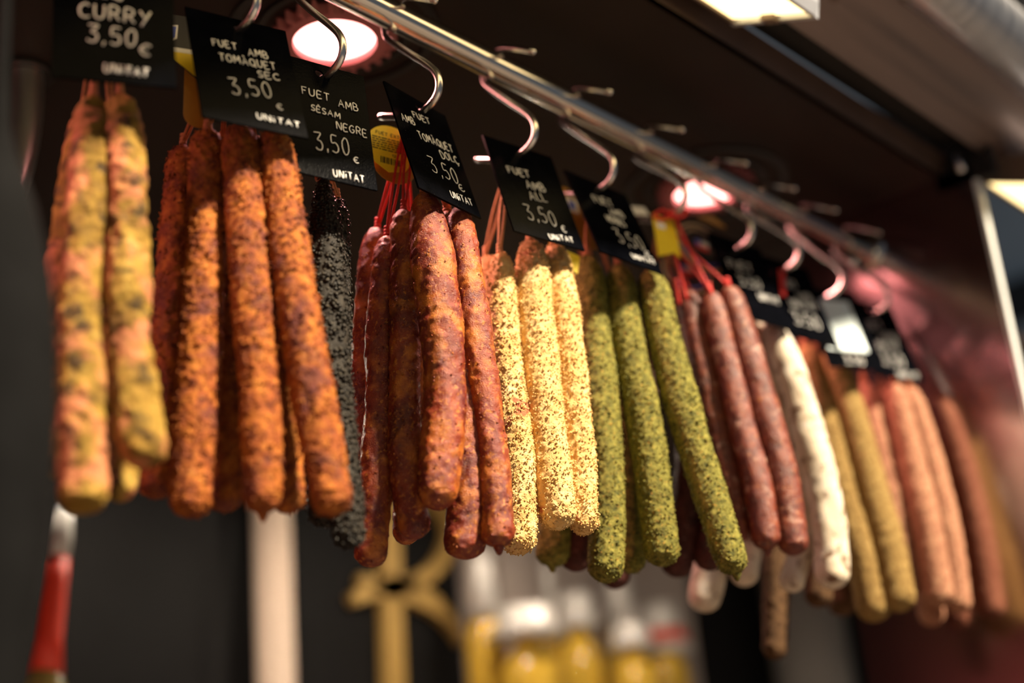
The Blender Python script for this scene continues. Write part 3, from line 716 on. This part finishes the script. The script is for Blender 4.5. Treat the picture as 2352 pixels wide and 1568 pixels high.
sausage('dark', 'N', .046, [(1590,720),(1640,950),(1650,1150),(1622,1310)], 74, 'dark red sausage end under the pointed green one', g, False)
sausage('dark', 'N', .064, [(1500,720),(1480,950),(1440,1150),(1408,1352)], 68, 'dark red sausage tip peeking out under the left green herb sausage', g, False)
g = 'white mould sausages'
sausage('white', 'S6', .000, [(1768,735),(1822,880),(1866,1030),(1900,1180),(1914,1352)], [62,72,80,84,78], 'bright white fuet sausage with brown specks', g, False, strmat='tan_string')
sausage('white', 'S6', .020, [(1728,730),(1776,900),(1826,1080),(1846,1220),(1812,1358)], [52,58,62,64,56], 'slimmer white sausage hooked to the left at its end', g, False, strmat='tan_string')
sausage('white', 'S6', .075, [(1700,800),(1690,1000),(1650,1200),(1612,1404)], [60,66,74,74], 'whitish pink sausage end hanging low left', g, False, strmat='tan_string')
sausage('white', 'S6', .060, [(1720,800),(1730,1000),(1722,1180),(1705,1345)], [60,66,70,64], 'shaded whitish sausage end under the dry red sausages', g, False, strmat='tan_string')
g = 'brown pepper sausages'
sausage('pepper', 'S8', .000, [(1848,795),(1892,950),(1944,1150),(1985,1290),(2012,1428)], [64,72,78,82,80], 'brown pepper sausage beside the white one', g, False)
sausage('pepper', 'S8', -.006, [(1904,798),(1958,960),(2010,1150),(2046,1280),(2070,1405)], [62,70,76,80,76], 'brown pepper sausage at the right of its bundle', g, False)
sausage('pepper_shaded', 'S7', .050, [(1800,860),(1800,1050),(1785,1280),(1780,1515)], [56,62,66,58], 'long pepper sausage with painted-in shade, hanging lowest of all', g, False)
sausage('pepper_shaded', 'S7', .034, [(1830,860),(1860,1100),(1880,1250),(1880,1395)], 66, 'pepper sausage end with painted-in shade under the white sausage', g, False)
sausage('pepper_shaded', 'S8', .040, [(1860,860),(1900,1100),(1925,1260),(1935,1415)], 66, 'brown pepper sausage with painted-in shade behind its bundle', g, False)
g = 'pepper sausages with painted rosy light by the end panel'
sausage('rose', 'S9', 0, [(1985,880),(2022,1020),(2062,1200),(2088,1365)], [56,66,72,68], 'sausage with painted rosy light at the left of the last bundle', g, False, 1.404)
sausage('rose', 'S9', 0, [(2052,880),(2090,1040),(2132,1220),(2162,1395)], [52,66,74,72], 'sausage with painted rosy light in the middle of the last bundle', g, False, 1.412)
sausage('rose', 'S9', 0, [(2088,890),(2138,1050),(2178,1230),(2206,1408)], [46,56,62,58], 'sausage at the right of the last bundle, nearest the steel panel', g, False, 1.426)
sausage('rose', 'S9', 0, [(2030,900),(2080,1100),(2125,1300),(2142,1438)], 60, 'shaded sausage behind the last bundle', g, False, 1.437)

# ------------------------------------------------------------------ product labels, ribbons and tags
def card(name, pose, outline, th, mat, label, cat, group=None):
    """flat card: outline in local x/z, facing -y"""
    t = empty(name, pose[:3], label, cat, group); t.rotation_euler = rotvec(pose[3:]).to_euler()
    n = len(outline)
    v = [(x, -th/2, z) for x, z in outline] + [(x, th/2, z) for x, z in outline]
    f = [tuple(range(n)), tuple(range(2*n-1, n-1, -1))] + [(i, i+n, (i+1) % n+n, (i+1) % n) for i in range(n)]
    MB().add(v, f).build('card', mat, t); return t
def arcpts(cx, cz, r, a0, a1, n): return [(cx+r*math.cos(a0+(a1-a0)*k/n), cz+r*math.sin(a0+(a1-a0)*k/n)) for k in range(n+1)]
def patch(name, parent, x0, z0, x1, z1, mat, y=-.0009, th=.0003):
    return MB().box((min(x0,x1), y-th, min(z0,z1)), (max(x0,x1), y, max(z0,z1))).build(name, mat, parent)
# yellow ingredient label behind the sweet tomato sign
p = athead((898, 335), (.7083, -.015, 0), .020)
t = card('product_label', (*p, -.10, .12, -.35), arcpts(0, -.002, .021, math.radians(-18), math.radians(198), 20) + [(-.014, -.019), (-.002, -.026), (.012, -.022)], .0006, M['yellow_card'],
         'yellow product label with barcode behind the sweet tomato price sign', 'label', 'product labels on the hooks')
rng = random.Random(5)
write_line('FUET EXTRA', -.013, .0085, .013, .0085, .0028, M['black_print'], t, .00028, rng, -.0004)
for k in range(6):
    z = .0050-k*.0022; x = -.016
    while x < .013:
        L = rng.uniform(.0015, .005); patch('print_word', t, x, z, min(x+L, .016), z+.0009, M['black_print'], -.0003, .0002); x += L+.0009
write_line('120 g', .001, -.0105, .010, -.0105, .0022, M['black_print'], t, .00024, rng, -.0004) if 'g' in GL else None
x = -.009
while x < .011:
    L = rng.choice([.0004, .0007, .0011]); patch('barcode_bar', t, x, -.0185, x+L, -.0125, M['black_print'], -.0003, .0002); x += L+rng.choice([.0005, .0009])
p = athead((905, 372), (.7083, -.015, 0), .026)
card('product_label', (*p, -.05, .2, -.3), arcpts(0, 0, .020, 0, 2*math.pi, 28)[:-1], .0006, M['amber_card'], 'amber round label under the yellow barcode label', 'label', 'product labels on the hooks')
# label left of the dried tomato sign : emblem, white band, yellow foot
p = athead((424, 110), (.535, -.015, 0), .012)
t = card('product_label', (*p, -.2, .0, -.35), [(-.018, .030), (.016, .030), (.016, -.004), (.012, -.030), (.008, -.030), (-.016, -.004)], .0006, M['black_card'],
         'black and yellow product label with blue shield beside the dried tomato price sign', 'label', 'product labels on the hooks')
patch('white_band', t, -.0175, -.006, .0155, -.002, M['white_card'])
MB().add([(-.0160,-.0009,-.006),(.0155,-.0009,-.006),(.0118,-.0009,-.0295),(.0080,-.0009,-.0295)], [(0,3,2,1)]).build('yellow_foot', M['yellow_card'], t)
MB().add([(-.016,-.0009,.018),(-.003,-.0009,.020),(-.005,-.0009,.007),(-.010,-.0009,.002),(-.014,-.0009,.008)], [(0,4,3,2,1)]).build('shield', M['white_card'], t)
MB().add([(-.0145,-.0011,.0165),(-.0045,-.0011,.018),(-.0062,-.0011,.0078),(-.010,-.0011,.004),(-.013,-.0011,.0088)], [(0,4,3,2,1)]).build('shield_field', M['blue_print'], t)
p = athead((455, 235), (.535, -.015, 0), .022)
card('product_label', (*p, -.05, .05, -.5), [(-.010, .028), (.012, .028)] + arcpts(.001, -.010, .011, 0, -math.pi, 14), .0006, M['amber_card'], 'amber round ended label above the dried tomato sausages', 'label', 'product labels on the hooks')
# label between the garlic and herb signs
p = athead((1322, 480), (.929, -.015, 0), .022)
t = card('product_label', (*p, -.2, .15, -.2), [(-.012, .022), (.008, .020), (.018, -.040), (-.002, -.044)], .0006, M['amber_card'], 'amber film label with blue and white badge behind the garlic price sign', 'label', 'product labels on the hooks')
patch('white_badge', t, -.011, -.006, .002, .010, M['white_card']); patch('blue_mark', t, -.008, -.003, -.001, .006, M['blue_print'], -.0013)
p = athead((1300, 590), (.825, -.015, 0), .030)
card('product_label', (*p, -.1, .1, -.3), [(-.016, .010), (.014, .004), (.010, -.014), (-.012, -.008)], .0006, M['yellow_card'], 'yellow label corner below the garlic price sign', 'label', 'product labels on the hooks')
# yellow tag with red bow
p = athead((1530, 545), (1.0392, -.015, 0), -.006)
t = card('hang_tag', (*p, -.12, .12, -.35), [(-.0125, .024), (.0115, .022), (.0135, -.020), (.006, -.016), (-.0115, -.024)], .0008, M['yellow_card'], 'bright yellow hang tag below the red bow', 'tag')
patch('white_spot', t, -.009, .008, .000, .015, M['white_card'])
p = athead((1540, 492), (1.0392, -.015, 0), -.008)
t = empty('ribbon_bow', p, 'small red ribbon bow tied above the yellow tag', 'ribbon')
for sx in (-1, 1):
    MB().tube(crom([(0,0,0), tuple(R0*sx*.008+np.array([0,0,.005])), tuple(R0*sx*.016+np.array([0,0,.001*sx])), tuple(R0*sx*.008+np.array([0,0,-.004])), (0,0,0)], 18), .0016, 8).build('loop', M['red_ribbon'], t, smooth=True)
MB().lathe([(.0005,-.005),(.004,-.003),(.0045,.002),(.0005,.005)], 12).build('knot', M['red_ribbon'], t, smooth=True)
for a, b in (((1548, 495), (1642, 690)), ((1552, 590), (1578, 690)), ((1505, 640), (1512, 690)), ((1552, 640), (1560, 700))):
    pa, pb = athead(a, (1.0392, -.015, 0), -.004), athead(b, (1.0392, -.015, 0), .0)
    mb = MB().tube(crom([pa-pa, (pb-pa)*.5+np.array([0,0,-.002]), pb-pa], 10), .0017, 8)
    o = mb.build('red_cord', M['red_string'], None, tuple(map(float, pa)), True)
    tag(o, {1548: 'long red cord slanting down across the round flag label', 1552: 'short red cord below the yellow tag' if b[0] == 1578 else 'red cord strand between the yellow tag and the dry sausages', 1505: 'red cord strand beside the herb price sign corner'}[a[0]], 'cord', 'red cords')
# round black labels with flag
def round_label(px, d, r, label, rot):
    p = athead(px, (1.1476, -.015, 0), d)
    t = card('round_label', (*p, *rot), arcpts(0, 0, r, 0, 2*math.pi, 40)[:-1], .0006, M['black_card'], label, 'label', 'round black flag labels')
    o = ring('rim', 0, 0, r*.95, r*1.02, -.0008, .0008, M['tan_rim'], t, 48); o.rotation_euler = (math.pi/2, 0, 0)
    patch('flag_blue', t, -.0085, .001, -.002, .007, M['blue_print']); patch('flag_white', t, -.002, .001, .0075, .007, M['white_card']); patch('flag_red', t, -.0085, -.005, .0075, .001, M['red_print'])
    me = None
    for k in range(30):
        a = -math.pi*.98 + k*math.pi*.96/29
        o = MB().box((-.0008, -.0012, -.0016), (.0008, -.0004, .0016)).build('ring_letter', M['blue_print'], t, (r*.80*math.cos(a), 0, r*.80*math.sin(a)))
        o.rotation_euler = (0, -(a-math.pi/2), 0)
    for k in range(16):
        a = math.pi*.2 + k*math.pi*.6/15
        o = MB().box((-.0006, -.0012, -.0013), (.0006, -.0004, .0013)).build('ring_letter', M['tan_rim'], t, (r*.75*math.cos(a), 0, r*.75*math.sin(a)))
        o.rotation_euler = (0, -(a-math.pi/2), 0)
round_label((1612, 568), .010, .029, 'round black label with a flag in a ring of blue letters', (-.2, .25, -.3))
round_label((1578, 625), .022, .026, 'second round flag label half hidden under the first', (-.2, .2, -.5))
p = athead((1642, 510), (1.1476, -.015, 0), .004)
t = card('product_label', (*p, -.5, .3, -.3), [(-.022, -.002), (-.004, .010), (.004, .010), (.012, -.004), (.002, -.006)], .0008, M['amber_card'], 'folded amber label above the round flag label', 'label', 'product labels on the hooks')
p = athead((1470, 485), (1.0392, -.015, 0), .012)
t = card('product_label', (*p, -.3, .1, -.4), [(-.014, .004), (.006, .006), (.009, -.004), (-.008, -.006)], .0008, M['white_card'], 'small white label right of the herb price sign top', 'label', 'product labels on the hooks')
p = athead((1795, 648), (1.2387, -.015, 0), -.030)
t = card('hang_tag', (*p, -.2, .45, -.2), [(-.003, .018), (.004, .018), (.005, -.018), (-.001, -.020)], .0008, M['red_ribbon'], 'narrow bright red tag in front of a blurred price sign', 'tag')

# ------------------------------------------------------------------ left edge: steel bracket and dark bundle
P = [(58, 160), (57, 220), (50, 300), (34, 380), (5, 460), (-40, 530)]
W3 = [aty(q, .338) for q in P]; W3[0][2] = ZC
t = empty('steel_bracket', W3[0], 'bent steel tube hanging from the ceiling at the left edge', 'tube')
MB().tube(crom([q-W3[0] for q in W3], 30), .0165, 28).build('tube', M['bracket'], t, smooth=True)
MB().lathe([(.026, -.004), (.026, 0)], 28).build('flange', M['black_plastic'], t)
p0 = aty((-60, 1568), -.10); prof = []
for yp, rp in [(1900, 4), (1800, 62), (1700, 92), (1568, 112), (1400, 128), (1250, 148), (1100, 156), (900, 156), (760, 148), (640, 134), (540, 112), (450, 88), (380, 62), (330, 42), (270, 26), (120, 16), (-100, 12), (-200, 11)]:
    q = aty((-60, yp), -.10); prof.append((rp*depth(q)/F, q[2]-p0[2]))
t = empty('hanging_bundle', p0, 'large dark teardrop shaped bundle cropped by the left edge', 'bundle')
MB().lathe(prof, 40).build('wrapping', M['darkgrey'], t, smooth=True)

# ------------------------------------------------------------------ blurred background on the back wall
YB = 1.198
def wallrect(x0p, x1p, yp, y, z0, z1, th, name, mat, **kw):
    a, b = aty((x0p, yp), y), aty((x1p, yp), y)
    return MB().box((a[0], y-th, z0), (b[0], y, z1)).build(name, mat)
# cream post
a, b = aty((594, 1380), 1.15), aty((664, 1380), 1.15); rr = (b[0]-a[0])/2
t = empty('cream_post', ((a[0]+b[0])/2, 1.15, 0), 'cream painted vertical post behind the dried tomato sausages', 'post')
MB().lathe([(rr, 0), (rr, ZC)], 32).build('shaft', M['post'], t, smooth=True)
MB().lathe([(rr*1.6, 0), (rr*1.6, .02), (rr, .03)], 32).build('base', M['post'], t)
# gold letter R
def stroke2(pts, wd, n=26):
    Q = crom([aty(q, YB-.012) for q in pts], n); v = []; f = []
    ws = np.interp(np.linspace(0, 1, n), np.linspace(0, 1, len(wd)), wd)
    for i in range(n):
        tn = Q[min(i+1, n-1)]-Q[max(i-1, 0)]; tn[1] = 0; tn /= np.linalg.norm(tn); nn = np.array([-tn[2], 0, tn[0]])
        h = ws[i]/2*depth(Q[i])/F
        for yy in (-.010, .010):
            v += [Q[i]+nn*h+np.array([0, yy, 0]), Q[i]-nn*h+np.array([0, yy, 0])]
    for i in range(n-1):
        b = i*4; c2 = b+4
        f += [(b, c2, c2+1, b+1), (b+2, b+3, c2+3, c2+2), (b, b+2, c2+2, c2), (b+1, c2+1, c2+3, b+3)]
    f += [(0, 1, 3, 2), ((n-1)*4, (n-1)*4+2, (n-1)*4+3, (n-1)*4+1)]
    return v, f
org = aty((900, 1400), YB)
t = empty('gold_letter', org, 'large gold letter R on the black back wall', 'letter')
for nm, pts, wd in (('stem', [(893, 1130), (893, 1250), (897, 1400), (903, 1600), (908, 1760)], [58, 54, 56, 60, 62]),
                    ('bowl', [(900, 1140), (985, 1150), (1032, 1215), (1010, 1290), (955, 1335), (880, 1350), (825, 1330)], [20, 30, 34, 34, 34, 40, 22]),
                    ('leg', [(806, 1378), (850, 1360), (915, 1352), (985, 1384), (1030, 1428), (1058, 1478)], [26, 36, 58, 50, 34, 10])):
    v, f = stroke2(pts, wd)
    MB().add([np.array(q)-org for q in v], f).build(nm, M['gold'], t)
# pale backboards behind the bottles
for i, (x0, x1, mt) in enumerate([(1060, 1128, 'plank'), (1132, 1196, 'plank'), (1200, 1282, 'plank'), (1286, 1372, 'plank'), (1376, 1466, 'plank'), (1470, 1568, 'plank')]):
    a, b = aty((x0, 1400), YB), aty((x1, 1400), YB)
    o = MB().box((a[0], YB-.02-.004*(i % 2), 1.5), (b[0], YB+.001, 2.2)).build('backboard', M['plank'])
    tag(o, ['first', 'second', 'third', 'fourth', 'fifth', 'sixth'][i] + ' pale upright board from the left behind the bottles', 'board', 'pale boards behind the bottles')
# shelf, and hidden fill spots added to light the background
a, b = aty((1000, 1500), 1.02), aty((1640, 1500), 1.02)
o = MB().box((a[0], .93, 1.735), (b[0]+.05, 1.17, 1.755)).build('bottle_shelf', M['shelf']); tag(o, 'dark shelf carrying the golden bottles', 'shelf')
for px, lab in (((1062, 960), 'small added fill spot aimed at the gold letter and bottles'), ((600, 860), 'small added fill spot above the cream post'), ((1440, 1000), 'small added fill spot above the right hand bottles'), ((190, 800), 'small added fill spot above the red necked bottle')):
    q = atz(px, ZC)
    t = empty('fill_spot', q, lab, 'lamp', 'small added fill spots at the back')
    MB().lathe([(.020, .0), (.020, -.010), (.016, -.012)], 28).build('bezel', M['housing_brown'], t)
    MB().lathe([(.015, -.0121), (.001, -.0135)], 28).build('lens', M['fill_glow'], t)
# bottles
def bottle(px, y, top_px, wpx, label, body, foil, red=False, zb=1.755, dome=1.0, foil_len=.34):
    q = aty((px, top_px), y); h = q[2]-zb; r = wpx/2*depth(q)/F; rn = r*.36
    t = empty('bottle', (q[0], y, zb), label, 'bottle', 'golden bottles on the back shelf' if zb > 1.7 else None)
    hn = h*(1-foil_len)
    gl_ = MB().lathe([(r*.9, 0), (r, .006), (r, h*.52), (r*.93, h*.58), (r*.68, h*.66), (rn*1.2, h*.74), (rn, h*.80), (rn, h*.96)], 32).build('glass', M[body], t, smooth=True)
    fo = MB().lathe([(rn*1.9*dome, hn), (rn*1.35*dome, h*.86), (rn*1.3*dome, h*.955), (rn*1.15*dome, h*.99), (rn*.5, h), (.0005, h*1.002)], 28).build('foil', M[foil], t, smooth=True)
    MB().lathe([(r*1.01, h*.05), (r*1.01, h*.24)], 32).build('paper_label', M['foil_white' if body == 'bottle_gold' else 'yellow_card'], gl_, smooth=True)
    if red: MB().lathe([(rn*1.75*dome, hn+.02), (rn*1.45*dome, hn+.05)], 28).build('red_band', M['foil_red'], fo, smooth=True)
    return t
bottle(1100, 1.10, 1268, 92, 'leftmost golden bottle with white foil neck beside the gold letter', 'bottle_gold', 'foil_white', dome=1.3)
bottle(1205, .99, 1392, 128, 'large golden bottle with white domed cap, nearest on the shelf', 'bottle_gold', 'foil_white', dome=2.2, foil_len=.22)
bottle(1318, 1.09, 1362, 104, 'golden bottle with white cap third from the left', 'bottle_gold', 'foil_white', dome=1.7, foil_len=.22)
bottle(1412, 1.10, 1300, 90, 'golden bottle with red banded neck behind the white caps', 'bottle_gold', 'foil_white', True, dome=1.3)
bottle(1445, .99, 1430, 104, 'low golden bottle with white cap in the front row', 'bottle_gold', 'foil_white', dome=1.7, foil_len=.2)
bottle(1512, 1.08, 1385, 100, 'rightmost golden bottle with white and red foil', 'bottle_gold', 'foil_white', True, dome=1.9)
bottle(1252, 1.150, 1285, 50, 'slim bottle with white foil at the back between two capped bottles', 'bottle_gold', 'foil_white', dome=1.1)
# red necked bottle at the left
q = aty((92, 1150), .9); zb = 1.62
t = empty('bottle', (q[0]-.010, .9, zb), 'olive bottle with bright red neck foil at the left edge', 'bottle')
h = q[2]-zb
MB().lathe([(.036, 0), (.040, .008), (.040, h*.34), (.036, h*.42), (.022, h*.50), (.017, h*.56), (.014, h*.92)], 32).build('glass', M['bottle_olive'], t, smooth=True)
MB().lathe([(.024, h*.50), (.0185, h*.60), (.0165, h*.76), (.0155, h*.84)], 28).build('foil', M['foil_red'], t, smooth=True)
MB().lathe([(.0152, h*.84), (.016, h*.90), (.013, h*.98), (.0005, h)], 28).build('stopper', M['glass_clear'], t, smooth=True)
t.rotation_euler = (0, .10, 0)
o = MB().box((q[0]-.25, .80, zb-.02), (q[0]+.02, 1.0, zb)).build('bottle_shelf', M['shelf']); tag(o, 'dark shelf under the red necked bottle', 'shelf')
# yellow green notice on the side wall (the end panel mirrors it)
def mirrored(px, x):
    q = atx(px, XP); r = ray(px); r[0] = -r[0]; return q + r*((x-q[0])/r[0])
q = mirrored((2232, 1342), XN+.004)
t = empty('notice_card', q, 'yellow green notice reflected at the lower right of the steel panel', 'notice')
MB().box((-.004, -.09, -.12), (.004, .09, .12)).build('card', M['green_card'], t)
for k in range(4): MB().box((.0041, -.07, .07-k*.045), (.0048, .07, .085-k*.045)).build('print_line', M['black_print'], t)
spot(-.56, 'ceiling spot added in the back left corner to light the mirrored side wall').location = (-.56, .72, ZC)  # unseen spot added to brighten the wall mirrored in the panel
spot(-.270, 'round ceiling spot at the near end of the stall, left of the picture')
# grey pillar
a, b = aty((1782, 1500), 1.10), aty((1905, 1500), 1.10); rr = (b[0]-a[0])/2
t = empty('grey_pillar', ((a[0]+b[0])/2, 1.10-.02, 0), 'pale grey round pillar behind the brown pepper sausages', 'pillar')
MB().lathe([(min(rr, .09), 0), (min(rr, .09), ZC)], 40).build('shaft', M['greypost'], t, smooth=True)
MB().lathe([(.12, 0), (.12, .04), (.09, .06)], 40).build('base', M['greypost'], t)
